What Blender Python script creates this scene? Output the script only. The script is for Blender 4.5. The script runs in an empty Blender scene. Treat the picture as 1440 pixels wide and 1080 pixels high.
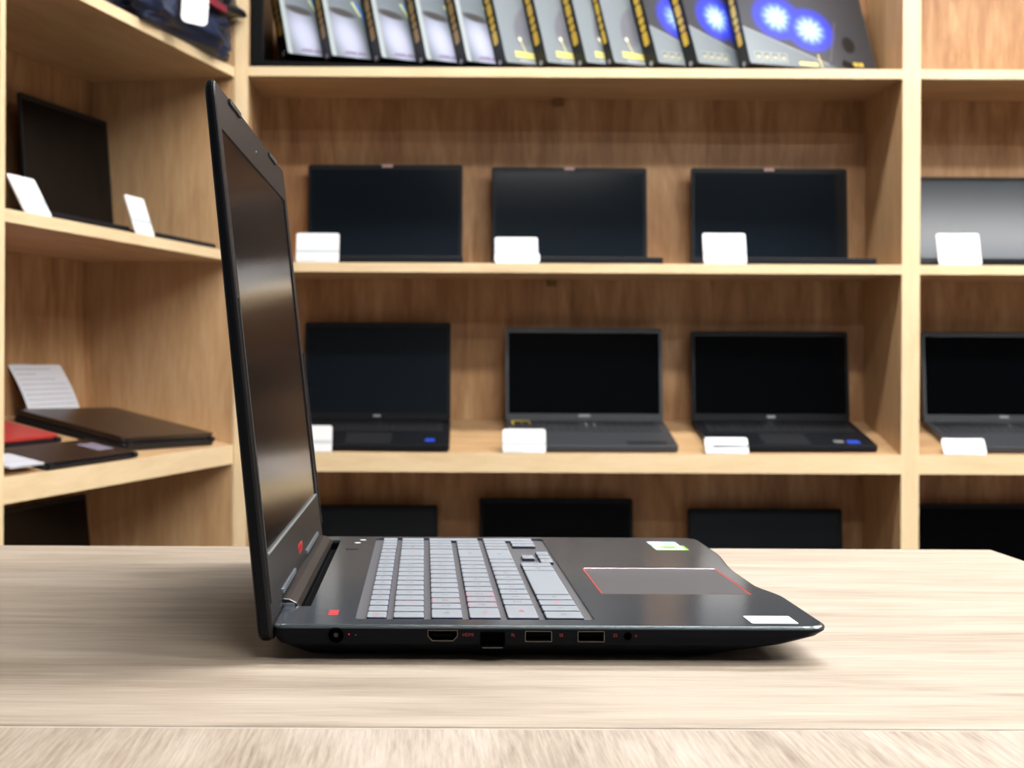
import bpy, bmesh, math, random
from mathutils import Vector, Matrix, noise
random.seed(7)
SC = bpy.context.scene
COL = SC.collection
PI = math.pi

# ------------------------------------------------------------------ camera, world, exposure
F_PX, PPX, PPY = 2231.0, 596.0, 506.0
CAM_Z = 0.8942
cam_d = bpy.data.cameras.new('camera')
cam_d.sensor_width = 36.0
cam_d.lens = 36.0 * F_PX / 1440.0
cam_d.shift_x = (720 - PPX) / 1440.0
cam_d.shift_y = -(540 - PPY) / 1440.0
cam_d.clip_start = 0.02
cam_d.dof.use_dof = True
cam_d.dof.focus_distance = 0.80
cam_d.dof.aperture_fstop = 23.0
cam = bpy.data.objects.new('camera', cam_d)
COL.objects.link(cam)
cam.matrix_world = Matrix.Translation((0, 0, CAM_Z)) @ Matrix.Rotation(PI / 2, 4, 'X') @ Matrix.Rotation(0.0045, 4, 'Z')
SC.camera = cam

world = bpy.data.worlds.new('world'); SC.world = world
world.use_nodes = True
world.node_tree.nodes['Background'].inputs[0].default_value = (0.9, 0.95, 1.0, 1)
world.node_tree.nodes['Background'].inputs[1].default_value = 0.25
SC.view_settings.view_transform = 'Standard'
SC.view_settings.look = 'None'
SC.view_settings.gamma = 1.0
SC.view_settings.use_curve_mapping = False
SC.view_settings.exposure = 0.0
LAMP = 56.0           # emission of the ceiling panels
# x, y, length x, length y of the ceiling panels
PANELS = [(0.70, 1.40, 1.2, 0.22), (2.20, 1.40, 1.2, 0.22), (1.90, 0.25, 1.2, 0.22), (0.70, -0.9, 1.2, 0.22), (3.2, 0.9, 0.22, 1.2),  # the panel behind the camera is an added fill light
          (0.45, 2.70, 1.2, 0.22), (1.95, 2.70, 1.2, 0.22)]

# ------------------------------------------------------------------ helpers
class MB:
    def __init__(self): self.bm = bmesh.new()
    def face(self, pts):
        vs = [self.bm.verts.new(p) for p in pts]
        return self.bm.faces.new(vs)
    def loft(self, rings, cap0=True, cap1=True, closed=True):
        vr = [[self.bm.verts.new(p) for p in r] for r in rings]
        n = len(vr[0])
        for a, b in zip(vr[:-1], vr[1:]):
            for i in range(n if closed else n - 1):
                j = (i + 1) % n
                try: self.bm.faces.new((a[i], a[j], b[j], b[i]))
                except Exception: pass
        if cap0: self.bm.faces.new(vr[0][::-1])
        if cap1: self.bm.faces.new(vr[-1])
        return self
    def box(self, x0, x1, y0, y1, z0, z1, M=None):
        r0 = [Vector((x0, y0, z0)), Vector((x1, y0, z0)), Vector((x1, y1, z0)), Vector((x0, y1, z0))]
        r1 = [Vector((p.x, p.y, z1)) for p in r0]
        if M is not None: r0 = [M @ p for p in r0]; r1 = [M @ p for p in r1]
        return self.loft([r0, r1])
    def prism(self, poly, z0, z1, M=None):
        """poly in xy, extruded along z"""
        r0 = [Vector((p[0], p[1], z0)) for p in poly]; r1 = [Vector((p[0], p[1], z1)) for p in poly]
        if M is not None: r0 = [M @ p for p in r0]; r1 = [M @ p for p in r1]
        return self.loft([r0, r1])
    def soft(self, poly, z0, z1, b, M=None):
        """extruded outline with a small rounded edge top and bottom (inset b)"""
        c = Vector((sum(p[0] for p in poly) / len(poly), sum(p[1] for p in poly) / len(poly)))
        ins = inset(poly, b)
        ins2 = inset(poly, b * 0.3)
        rs = []
        for pl, z in ((ins, z0), (ins2, z0 + b * .3), (poly, z0 + b), (poly, z1 - b), (ins2, z1 - b * .3), (ins, z1)):
            r = [Vector((p[0], p[1], z)) for p in pl]
            if M is not None: r = [M @ p for p in r]
            rs.append(r)
        return self.loft(rs)
    def mesh(self, name):
        bmesh.ops.recalc_face_normals(self.bm, faces=self.bm.faces)
        me = bpy.data.meshes.new(name); self.bm.to_mesh(me); self.bm.free()
        return me
    def build(self, name, mat, parent=None, smooth=False, bevel=0, loc=None):
        me = self.mesh(name)
        if smooth:
            for p in me.polygons: p.use_smooth = True
        o = bpy.data.objects.new(name, me); COL.objects.link(o)
        for m in (mat if isinstance(mat, (list, tuple)) else [mat]): me.materials.append(m)
        if parent: o.parent = parent
        if loc: o.location = loc
        if bevel:
            md = o.modifiers.new('bevel', 'BEVEL'); md.width = bevel; md.segments = 2; md.limit_method = 'ANGLE'; md.angle_limit = 0.6
        return o

def inset(poly, d):
    n = len(poly); out = []
    area = sum(poly[i][0] * poly[(i + 1) % n][1] - poly[(i + 1) % n][0] * poly[i][1] for i in range(n))
    s = 1 if area > 0 else -1
    for i in range(n):
        p0 = Vector(poly[i - 1][:2]); p1 = Vector(poly[i][:2]); p2 = Vector(poly[(i + 1) % n][:2])
        e1 = (p1 - p0); e2 = (p2 - p1)
        e1 = e1.normalized() if e1.length > 1e-9 else e2.normalized()
        e2 = e2.normalized() if e2.length > 1e-9 else e1
        n1 = Vector((-e1.y, e1.x)) * s; n2 = Vector((-e2.y, e2.x)) * s
        m = (n1 + n2); m = m.normalized() if m.length > 1e-6 else n1
        k = d / max(0.5, m.dot(n1))
        out.append((p1.x + m.x * k, p1.y + m.y * k))
    return out

def rrect(x0, x1, y0, y1, r, n=4):
    rs = r if isinstance(r, (list, tuple)) else [r] * 4   # corners: x0y0, x1y0, x1y1, x0y1
    pts = []
    for (cx, cy, a0, rr) in ((x0 + rs[0], y0 + rs[0], PI, rs[0]), (x1 - rs[1], y0 + rs[1], 1.5 * PI, rs[1]),
                             (x1 - rs[2], y1 - rs[2], 0, rs[2]), (x0 + rs[3], y1 - rs[3], .5 * PI, rs[3])):
        for k in range(n + 1):
            a = a0 + .5 * PI * k / n
            pts.append((cx + rr * math.cos(a), cy + rr * math.sin(a)))
    return pts

def circle(cx, cy, r, n=24): return [(cx + r * math.cos(2 * PI * k / n), cy + r * math.sin(2 * PI * k / n)) for k in range(n)]

def empty(name, loc=(0, 0, 0), rot=(0, 0, 0), label=None, cat=None, group=None):
    o = bpy.data.objects.new(name, None); COL.objects.link(o)
    o.empty_display_size = 0.05
    o.location = loc; o.rotation_euler = rot
    return tag(o, label, cat, group)

def tag(o, label=None, cat=None, group=None, kind=None):
    if label: o['label'] = label
    if cat: o['category'] = cat
    if group: o['group'] = group
    if kind: o['kind'] = kind
    return o

def text_mesh(name, body, size, M, mat, parent, extrude=0.00005, sx=1.0):
    """flat lettering turned into a mesh; M places its xy plane"""
    cu = bpy.data.curves.new(name, 'FONT'); cu.body = body; cu.size = size
    cu.align_x = 'CENTER'; cu.align_y = 'CENTER'; cu.extrude = extrude
    to = bpy.data.objects.new(name + '_src', cu); COL.objects.link(to)
    dg = bpy.context.evaluated_depsgraph_get(); dg.update()
    me = bpy.data.meshes.new_from_object(to.evaluated_get(dg))
    bpy.data.objects.remove(to); bpy.data.curves.remove(cu)
    me.transform(M @ Matrix.Diagonal((sx, 1, 1, 1)))
    me.name = name
    me.materials.clear(); me.materials.append(mat)
    o = bpy.data.objects.new(name, me); COL.objects.link(o)
    if parent: o.parent = parent
    return o

def cut(o, cutters):
    """boolean difference, applied to the mesh data; the cutters are removed"""
    for c in cutters:
        m = o.modifiers.new('cut', 'BOOLEAN'); m.operation = 'DIFFERENCE'; m.solver = 'EXACT'; m.object = c
    dg = bpy.context.evaluated_depsgraph_get(); dg.update()
    me = bpy.data.meshes.new_from_object(o.evaluated_get(dg))
    o.modifiers.clear(); old = o.data; o.data = me; bpy.data.meshes.remove(old)
    for c in cutters: bpy.data.objects.remove(c)

# ------------------------------------------------------------------ materials
class NT:
    def __init__(self, name):
        self.m = bpy.data.materials.new(name); self.m.use_nodes = True
        self.t = self.m.node_tree; self.b = self.t.nodes['Principled BSDF']
    def n(self, typ, **kw):
        nd = self.t.nodes.new(typ)
        for k, v in kw.items(): setattr(nd, k, v)
        return nd
    def link(self, a, b): self.t.links.new(a, b)
    def setin(self, s, v):
        if hasattr(v, 'is_output'): self.link(v, s)
        elif v is not None: s.default_value = v
    def math(self, op, a, b=None, c=None, clamp=False):
        nd = self.n('ShaderNodeMath', operation=op); nd.use_clamp = clamp
        self.setin(nd.inputs[0], a); self.setin(nd.inputs[1], b)
        if c is not None: self.setin(nd.inputs[2], c)
        return nd.outputs[0]
    def mix(self, f, a, b):
        nd = self.n('ShaderNodeMix', data_type='RGBA')
        self.setin(nd.inputs[0], f)
        for s, v in ((nd.inputs[6], a), (nd.inputs[7], b)):
            self.setin(s, (*v, 1) if isinstance(v, tuple) and len(v) == 3 else v)
        return nd.outputs[2]
    def coords(self):
        tc = self.n('ShaderNodeTexCoord'); sp = self.n('ShaderNodeSeparateXYZ')
        self.link(tc.outputs['Object'], sp.inputs[0]); self.tc = tc
        return sp.outputs
    def ramp(self, f, stops):
        r = self.n('ShaderNodeValToRGB'); self.link(f, r.inputs[0])
        e = r.color_ramp.elements
        while len(e) < len(stops): e.new(0.5)
        for el, (p, c) in zip(e, stops): el.position = p; el.color = (*c, 1)
        return r.outputs[0]
    def noise(self, vec, scale, detail=4, rough=.55, dist=0):
        nd = self.n('ShaderNodeTexNoise'); self.link(vec, nd.inputs['Vector'])
        nd.inputs['Scale'].default_value = scale; nd.inputs['Detail'].default_value = detail
        nd.inputs['Roughness'].default_value = rough; nd.inputs['Distortion'].default_value = dist
        return nd.outputs['Fac']
    def mapping(self, scale, loc=(0, 0, 0)):
        tc = self.n('ShaderNodeTexCoord'); mp = self.n('ShaderNodeMapping')
        self.link(tc.outputs['Object'], mp.inputs[0]); mp.inputs['Scale'].default_value = scale
        mp.inputs['Location'].default_value = loc
        return mp.outputs[0]

def plain(name, col, rough=.5, metal=0, spec=None, bump=0, bscale=900, coat=0, var=0):
    t = NT(name); b = t.b
    b.inputs['Base Color'].default_value = (*col, 1); b.inputs['Roughness'].default_value = rough; b.inputs['Metallic'].default_value = metal
    if spec is not None: b.inputs['Specular IOR Level'].default_value = spec
    if coat: b.inputs['Coat Weight'].default_value = coat; b.inputs['Coat Roughness'].default_value = .1
    if bump or var:
        v = t.mapping((1, 1, 1)); nz = t.noise(v, bscale, 2)
        if bump:
            bp = t.n('ShaderNodeBump'); bp.inputs['Strength'].default_value = bump; bp.inputs['Distance'].default_value = .0002
            t.link(nz, bp.inputs['Height']); t.link(bp.outputs[0], b.inputs['Normal'])
        if var:
            c = t.mix(nz, tuple(x * (1 - var) for x in col), tuple(min(1, x * (1 + var)) for x in col)); t.link(c, b.inputs['Base Color'])
    return t.m

def wood(name, axis, cols, fine=260, broad=14, stretch=14, rough=.45, seed=0, contrast=1.0, figure=.5, bump=.12, spec=.4):
    """laminate: long grain along `axis`"""
    t = NT(name)
    sc = [1, 1, 1]; sc[axis] = 1.0 / stretch
    v = t.mapping(tuple(sc), (seed * 3.1, seed * 1.7, seed * .9))
    sc2 = [1, 1, 1]; sc2[axis] = 1 / 5
    v2 = t.mapping(tuple(sc2), (seed * 1.3, seed * 2.2, seed))
    a = t.noise(v, fine, 5, .65); b = t.noise(v2, broad, 3, .5, 1.2)
    sc3 = [1, 1, 1]; sc3[axis] = 1 / 9
    v3 = t.mapping(tuple(sc3), (seed, seed * .6, seed * 2)); c = t.noise(v3, broad * 4, 4, .6, .6)
    s = t.math('ADD', t.math('MULTIPLY', a, .40 * contrast), t.math('ADD', t.math('MULTIPLY', b, figure), t.math('MULTIPLY', c, .4)))
    s = t.math('SUBTRACT', s, (.40 * contrast + figure + .4) / 2 - .5)
    s = t.math('ADD', t.math('MULTIPLY', t.math('SUBTRACT', s, .5), 1.6), .5, clamp=True)
    col = t.ramp(s, [(0.05, cols[0]), (.5, cols[1]), (.95, cols[2])])
    t.link(col, t.b.inputs['Base Color']); t.b.inputs['Roughness'].default_value = rough
    t.b.inputs['Specular IOR Level'].default_value = spec
    if bump:
        bp = t.n('ShaderNodeBump'); bp.inputs['Strength'].default_value = bump; bp.inputs['Distance'].default_value = .0004
        t.link(a, bp.inputs['Height']); t.link(bp.outputs[0], t.b.inputs['Normal'])
    return t.m

OAK = ((.36, .20, .09), (.53, .335, .17), (.66, .46, .27))
oak_v = wood('oak_laminate_upright', 2, OAK, seed=1)
oak_h = wood('oak_laminate_shelf', 0, OAK, seed=2)
oak_b = wood('oak_laminate_back_shaded', 2, ((.24, .105, .04), (.43, .235, .105), (.62, .40, .215)), seed=5, figure=.8)  # same laminate, darker: shade inside the shelves put into the colour
edge_lit_c = ((.60, .43, .24), (.72, .55, .33), (.80, .64, .42))  # same laminate, lighter: brightness of the lit edges put into the colour
oak_ev = wood('oak_edge_upright_lit', 2, edge_lit_c, seed=3); oak_eh = wood('oak_edge_shelf_lit', 0, edge_lit_c, seed=4)
DESK = ((.165, .120, .080), (.38, .312, .24), (.54, .468, .385))
desk_x = wood('desk_laminate_long', 0, DESK, fine=700, broad=17, stretch=34, rough=.5, seed=6, contrast=1.5, figure=.55)
desk_y = wood('desk_laminate_cross', 1, ((.165, .115, .078), (.38, .315, .248), (.56, .49, .415)), fine=620, broad=17, stretch=24, rough=.5, seed=8, contrast=2.0, figure=.5)
desk_edge = plain('desk_edge_band', (.72, .66, .58), .35)
white_wall = plain('painted_wall', (.20, .20, .20), .9, bump=.1, bscale=200)
ceil_m = plain('ceiling_paint', (.35, .35, .35), .95)
floor_m = plain('floor_tile', (.14, .13, .12), .5, var=.1, bscale=6)
steel = plain('grey_steel', (.35, .35, .36), .4, .8)
# laptop in front
deck_m = plain('brushed_dark_deck', (.044, .056, .070), .13, .1, .5, bump=.05, bscale=1500)
shell_m = plain('black_shell', (.0025, .0035, .006), .45, 0, .09)
rim_glint_m = plain('deck_rim_glint', (.20, .24, .25), .22, .9)  # silver tone stands in for the highlight along the bevel
well_m = plain('keyboard_well_sheen', (.10, .105, .12), .35, .2, .5)  # lighter than the deck: reflection in the well put into the colour
bottom_m = plain('black_underside', (.006, .006, .007), .6)
bezel_m = plain('black_bezel', (.010, .009, .010), .40, 0, .28)
lidback_m = plain('lid_back_black', (.003, .004, .006), .36, .05, .13)
panel_m = plain('matte_display', (.006, .0055, .0065), .15, 0, .35, bump=.05, bscale=3000)
key_m = plain('grey_keycap', (.215, .24, .275), .5, 0, .5, bump=.1, bscale=2000)
keyside_m = plain('key_side_shade', (.015, .015, .05), .5)  # dark navy carries the shadow of the narrow key gaps
red_m = plain('red_print', (.60, .02, .03), .4)
redrim_m = plain('red_rim', (.62, .05, .04), .28, .4)
greyprint_m = plain('grey_print', (.05, .04, .06), .5)
metal_m = plain('port_metal', (.13, .115, .10), .35, .9)
black_m = plain('port_black', (.002, .002, .002), .7, 0, .02)
rubber_m = plain('rubber', (.012, .012, .012), .7)
glint_m = plain('silver_glint', (.55, .60, .66), .22, .9)  # pale metal for painted highlight strips
hingebar_m = plain('hinge_bar', (.045, .042, .042), .28, .7)
white_m = plain('white_sticker', (.85, .85, .86), .45)
green_m = plain('green_print', (.22, .55, .05), .45)
blueprint_m = plain('pale_blue_print', (.35, .48, .75), .4)
# shop stock
bgshell_m = plain('stock_black_plastic', (.007, .008, .011), .45, 0, .2)
bggrey_m = plain('stock_grey_metal', (.055, .06, .068), .4, .3)
bgpanel_m = plain('stock_display', (.006, .010, .015), .10, 0, .35)
bgpanel2_m = plain('stock_display_dark', (.0015, .002, .003), .12, 0, .09)
bgpanel3_m = plain('stock_display_glossy', (.03, .042, .055), .16, 0, .26)
bgkey_m = plain('stock_keys', (.012, .013, .016), .5)
bgkey2_m = plain('stock_keys_grey', (.03, .032, .036), .5)
yellow_m = plain('yellow_print', (.75, .55, .04), .4)
blue_m = plain('blue_sticker', (.02, .07, .55), .35)
card_m = plain('white_card', (.73, .735, .74), .4, 0, .3)
band_m = plain('grey_band', (.50, .545, .57), .5)
paper_m = plain('white_paper', (.80, .82, .88), .8)
ink_m = plain('grey_ink', (.50, .52, .58), .7)
carton_m = plain('carton_black', (.003, .0035, .004), .35, 0, .2)
brown_m = plain('dark_brown_lid', (.028, .018, .014), .3, .4, .5)
redlid_m = plain('red_lid', (.42, .035, .03), .4, 0, .5, var=.15, bscale=60)
navy_m = plain('navy_nylon', (.004, .012, .042), .5, 0, .5, bump=.3, bscale=1200, var=.4)
blackcloth_m = plain('black_nylon', (.004, .005, .008), .4, 0, .5, bump=.3, bscale=1200)
redcloth_m = plain('dark_red_strap', (.20, .01, .025), .6)

def emis(name, col, s):
    t = NT(name); t.t.nodes.remove(t.b)
    e = t.n('ShaderNodeEmission'); e.inputs[0].default_value = (*col, 1); e.inputs[1].default_value = s
    t.link(e.outputs[0], t.t.nodes['Material Output'].inputs[0]); return t.m
lamp_m = emis('lamp_diffuser', (1.0, .985, .97), LAMP)

# printed carton covers (object coordinates: x across, z up, metres)
def cover_mat(kind):
    t = NT('carton_cover_' + kind); X, Y, Z = t.coords()
    def ell(cx, cz, rx, rz, soft=.5, ang=0):
        dx = t.math('SUBTRACT', X, cx); dz = t.math('SUBTRACT', Z, cz)
        if ang:
            c, s = math.cos(ang), math.sin(ang)
            dx, dz = (t.math('ADD', t.math('MULTIPLY', dx, c), t.math('MULTIPLY', dz, s)),
                      t.math('SUBTRACT', t.math('MULTIPLY', dz, c), t.math('MULTIPLY', dx, s)))
        r = t.math('SQRT', t.math('ADD', t.math('POWER', t.math('DIVIDE', dx, rx), 2.0), t.math('POWER', t.math('DIVIDE', dz, rz), 2.0)))
        nd = t.n('ShaderNodeMapRange'); nd.interpolation_type = 'SMOOTHSTEP'
        t.link(r, nd.inputs[0]); nd.inputs[1].default_value = 1 + soft; nd.inputs[2].default_value = max(0, 1 - soft)
        return nd.outputs[0]
    def rect(x0, x1, z0, z1):
        f = t.math('MULTIPLY', t.math('GREATER_THAN', X, x0), t.math('LESS_THAN', X, x1))
        return t.math('MULTIPLY', f, t.math('MULTIPLY', t.math('GREATER_THAN', Z, z0), t.math('LESS_THAN', Z, z1)))
    def line(x0, z0, x1, z1, w):
        L = math.hypot(x1 - x0, z1 - z0); ux, uz = (x1 - x0) / L, (z1 - z0) / L
        dx = t.math('SUBTRACT', X, x0); dz = t.math('SUBTRACT', Z, z0)
        al = t.math('ADD', t.math('MULTIPLY', dx, ux), t.math('MULTIPLY', dz, uz))
        pe = t.math('ABSOLUTE', t.math('SUBTRACT', t.math('MULTIPLY', dz, ux), t.math('MULTIPLY', dx, uz)))
        return t.math('MULTIPLY', t.math('LESS_THAN', pe, w), t.math('MULTIPLY', t.math('GREATER_THAN', al, 0.0), t.math('LESS_THAN', al, L)))
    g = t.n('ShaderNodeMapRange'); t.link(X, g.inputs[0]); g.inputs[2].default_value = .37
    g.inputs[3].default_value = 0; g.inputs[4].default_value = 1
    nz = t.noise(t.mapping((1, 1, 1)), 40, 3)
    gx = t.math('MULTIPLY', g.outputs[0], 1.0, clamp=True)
    if kind == 'lamp':
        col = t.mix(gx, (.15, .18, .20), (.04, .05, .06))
        col = t.mix(ell(.052, .050, .030, .058, .75, .30), col, (.40, .42, .56))
        col = t.mix(ell(.046, .118, .034, .010, .3, -.22), col, (.045, .042, .042))
        col = t.mix(line(.082, .150, .118, .078, .005), col, (.06, .20, .55))
        col = t.mix(line(.076, .150, .094, .112, .003), col, (.55, .58, .25))
        col = t.mix(rect(.0, .012, 0, 1), col, (.33, .37, .38))
        col = t.mix(t.math('MULTIPLY', line(.02, .013, .12, .013, .004), t.math('GREATER_THAN', nz, .52)), col, (.2, .16, .25))
    else:
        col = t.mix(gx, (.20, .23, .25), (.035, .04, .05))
        if kind == 'figure':
            col = t.mix(ell(.075, .10, .030, .055, .15, -.35), col, (.13, .135, .16))
            col = t.mix(ell(.10, .075, .05, .018, .3, -.4), col, (.12, .125, .15))
            col = t.mix(line(.062, .028, .052, .065, .0015), col, (.6, .55, .25))
            col = t.mix(ell(.052, .066, .004, .005, .5), col, (.9, .85, .6))
            col = t.mix(line(.03, .030, .125, .026, .003), col, (.75, .66, .14))
            col = t.mix(line(.03, .021, .16, .017, .003), col, (.75, .66, .14))
            col = t.mix(line(.04, .010, .10, .0085, .001), col, (.6, .62, .63))
            col = t.mix(ell(.112, .085, .012, .02, .5), col, (.05, .22, .6))
        else:
            # dark picture above a slanting line, two round blue lights with white starbursts
            ab = t.math('GREATER_THAN', t.math('ADD', Z, t.math('MULTIPLY', X, .42)), .098)
            col = t.mix(ab, col, (.05, .052, .06))
            col = t.mix(line(.0, .098, .20, .014, .0012), col, (.30, .31, .33))
            for (cx, cz) in ((.092, .128), (.170, .102)):
                col = t.mix(ell(cx, cz, .055, .052, .28), col, (.035, .05, .78))
                dx = t.math('SUBTRACT', X, cx); dz = t.math('SUBTRACT', Z, cz)
                ang = t.math('ARCTAN2', dz, dx)
                star = t.math('MULTIPLY_ADD', t.math('SINE', t.math('MULTIPLY', ang, 11.0)), .30, .75)
                core = t.math('MULTIPLY', ell(cx, cz, .026, .026, .75), star, clamp=True)
                core = t.math('MAXIMUM', core, ell(cx, cz, .015, .015, .6))
                col = t.mix(core, col, (.55, .85, .98))
            col = t.mix(line(.24, .13, .205, .02, .0015), col, (.11, .10, .13))
            col = t.mix(ell(.262, .07, .016, .022, .15), col, (.012, .012, .014))
            for k in range(4):
                x0 = .016 + k * .0205
                col = t.mix(rect(x0, x0 + .019, .010, .033), col, (.32, .36, .37))
                col = t.mix(rect(x0 + .002, x0 + .017, .012, .031), col, (.13, .14, .13))
                col = t.mix(ell(x0 + .0095, .020, .005, .005, .5), col, (.42, .40, .28))
            col = t.mix(rect(.125, .172, .006, .015), col, (.70, .58, .2))
            col = t.mix(line(.182, .004, .177, .038, .0015), col, (.62, .52, .15))
            col = t.mix(line(.236, .022, .262, .010, .009), col, (.006, .006, .006))
            col = t.mix(t.math('MULTIPLY', rect(.262, .290, .014, .024), t.math('GREATER_THAN', t.noise(t.mapping((1, 1, .2)), 260, 1), .42)), col, (.7, .52, .08))
    t.link(col, t.b.inputs['Base Color']); t.b.inputs['Roughness'].default_value = .28
    t.b.inputs['Specular IOR Level'].default_value = .5
    return t.m

# ------------------------------------------------------------------ the room
def struct(name, mb, m, **k): return tag(mb.build(name, m, **k), kind='structure')
LB = 0.2328; LA = 0.9725                         # direction of the left shelf run
P0 = Vector((-0.4276, 3.56))                    # its far right front corner
ROTL = math.atan2(LA, LB)
FY, BY = 3.56, 3.87
wl_far = (P0.x - LA * .40 + LB * .6, P0.y + LB * .40 + LA * .6)
wl_near = (P0.x - LA * .40 - LB * 5.9, P0.y + LB * .40 - LA * 5.9)
WBY = BY + .02
k_ = (WBY - wl_near[1]) / (wl_far[1] - wl_near[1])
wcx = wl_near[0] + (wl_far[0] - wl_near[0]) * k_      # where the slanting wall meets the back wall
b = MB(); b.box(-3.2, 4.4, -2.3, 4.3, -.05, 0); struct('floor', b, floor_m)
b = MB(); b.box(-3.2, 4.4, -2.3, 4.3, 2.72, 2.77); struct('ceiling', b, ceil_m)
b = MB(); b.box(wcx - .2, 4.2, WBY, WBY + .1, 0, 2.72); struct('wall_back', b, white_wall)
b = MB(); b.prism([(wcx, WBY), (wcx - .1, WBY), (wl_near[0] - .1, wl_near[1]), (wl_near[0], wl_near[1])], 0, 2.72); struct('wall_left', b, white_wall)
b = MB(); b.box(4.1, 4.2, -2.2, WBY, 0, 2.72); struct('wall_right', b, white_wall)
b = MB(); b.box(-3.0, 4.2, -2.3, -2.2, 0, 2.72); struct('wall_front', b, white_wall)

def ceiling_light(x, y, sx, sy, label):
    r = empty('ceiling_light', (x, y, 2.72), label=label, cat='ceiling light', group='flat panel lamps on the ceiling')
    f = MB()
    for (a, c, d, e) in ((-sx / 2 - .02, sx / 2 + .02, -sy / 2 - .02, -sy / 2), (-sx / 2 - .02, sx / 2 + .02, sy / 2, sy / 2 + .02),
                         (-sx / 2 - .02, -sx / 2, -sy / 2, sy / 2), (sx / 2, sx / 2 + .02, -sy / 2, sy / 2)):
        f.box(a, c, d, e, -.035, 0)
    f.build('lamp_frame', steel, r)
    d = MB(); d.box(-sx / 2, sx / 2, -sy / 2, sy / 2, -.028, -.001); d.build('diffuser', lamp_m, r)
for (x, y, sx, sy), lb in zip(PANELS, ('flat ceiling panel lamp above the middle of the shelves', 'flat ceiling panel lamp above the right shelving unit',
        'flat ceiling panel lamp behind and right of the camera', 'fill panel lamp added above and behind the camera', 'crosswise ceiling panel lamp near the right wall',
        'flat ceiling panel lamp close above the wide shelving unit', 'flat ceiling panel lamp close to the shelves on the right')):
    ceiling_light(x, y, sx, sy, lb)

# ------------------------------------------------------------------ shelving
TANS = 0.215
def shelf_part(parent, x0, x1, ztop, th, depth, slant=False, fe=.0015):
    """one board; the front edge band is a mesh of its own under it"""
    b = MB()
    if slant:
        y1 = depth; t = .018
        prof = [(fe, ztop - t), (y1, ztop - t + TANS * y1), (y1, ztop + TANS * y1), (fe, ztop)]
        r0 = [Vector((x0, p[0], p[1])) for p in prof]; r1 = [Vector((x1, p[0], p[1])) for p in prof]
        b.loft([r0, r1]); b.box(x0, x1, fe, .02, ztop - th, ztop - t)
    else:
        b.box(x0, x1, fe, depth, ztop - th, ztop)
    s = b.build('shelf_board', oak_h, parent)
    e = MB(); e.box(x0, x1, 0, fe, ztop - th, ztop + (0.002 if slant else 0)); e.build('edge_band', oak_eh, s)
    return s

def unit(name, loc, rotz, x0, x1, depth, shelves, left_panel, right_panel, label, group, height=2.2, brackets=()):
    r = empty(name, loc, (0, 0, rotz), label, 'shelving unit', group)
    def side(a, c):
        b = MB(); b.box(a, c, .0015, depth, 0, height); p = b.build('side_panel', oak_v, r)
        e = MB(); e.box(a, c, 0, .0015, 0, height); e.build('edge_band', oak_ev, p)
    side(*left_panel); side(*right_panel)
    xa, xb = left_panel[1], right_panel[0]
    b = MB(); b.box(xa, xb, depth - .006, depth, 0, height); b.build('back_panel', oak_b, r)
    for (z, th, sl) in shelves: shelf_part(r, xa, xb, z, th, depth - .006, sl)
    b = MB(); b.box(xa, xb, 0, depth - .006, height - .02, height); b.build('top_board', oak_h, r)
    b = MB(); b.box(xa, xb, .03, .048, 0, .06); b.build('plinth', oak_h, r)
    for (x, z) in brackets:
        b = MB(); b.box(x - .012, x + .012, depth - .022, depth - .0062, z - .018, z - .0002); b.build('bracket', plain('bracket_brown', (.22, .11, .03), .5), r, bevel=.002)
    return r

K = 3.56 / 2231.0
def X(px): return (px - PPX) * K
def Z(py): return CAM_Z - (py - PPY) * K
# the image is turned by 0.0045 rad about the principal point; these heights are read near x = 600
Z0, Z1, Z2, Z3 = Z(94.5), Z(369.5), Z(638), .262
centre = unit('shelving_unit', (0, FY, 0), 0, 0, 0, BY - FY, [(Z0, .021, False), (Z1, .021, False), (Z2, .041, True), (Z3, .041, True)],
     (X(329), X(347)), (X(1268), X(1280.5)), 'wide oak shelving unit filling the middle of the back wall', 'oak shelving units',
     brackets=((.325, Z0 - .021), (.31, Z1 - .021)))
unit('shelving_unit', (0, FY, 0), 0, 0, 0, BY - FY, [(Z0, .021, False), (Z1, .021, False), (Z2, .041, True), (Z3, .041, True)],
     (X(1280.7), X(1293)), (X(2150), X(2162)), 'oak shelving unit cut off by the right edge of the photo', 'oak shelving units')
LU = 1.049
LLOC = (P0.x - LB * LU, P0.y - LA * LU)
LD = .351
LZ0, LZ1, LZ2, LZ3 = 1.548, 1.134, .7005, .262
unit('shelving_unit', (LLOC[0], LLOC[1], 0), ROTL, 0, 0, LD, [(LZ0, .021, False), (LZ1, .021, False), (LZ2, .041, True), (LZ3, .041, True)],
     (-.018, 0), (LU, LU + .018), 'oak shelving unit on the left standing at an angle to the back wall', 'oak shelving units')
def lpos(t, v, z):
    """t along the left run from its far corner, v into the unit"""
    return (P0.x - LB * t - LA * v, P0.y - LA * t + LB * v, z)

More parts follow.
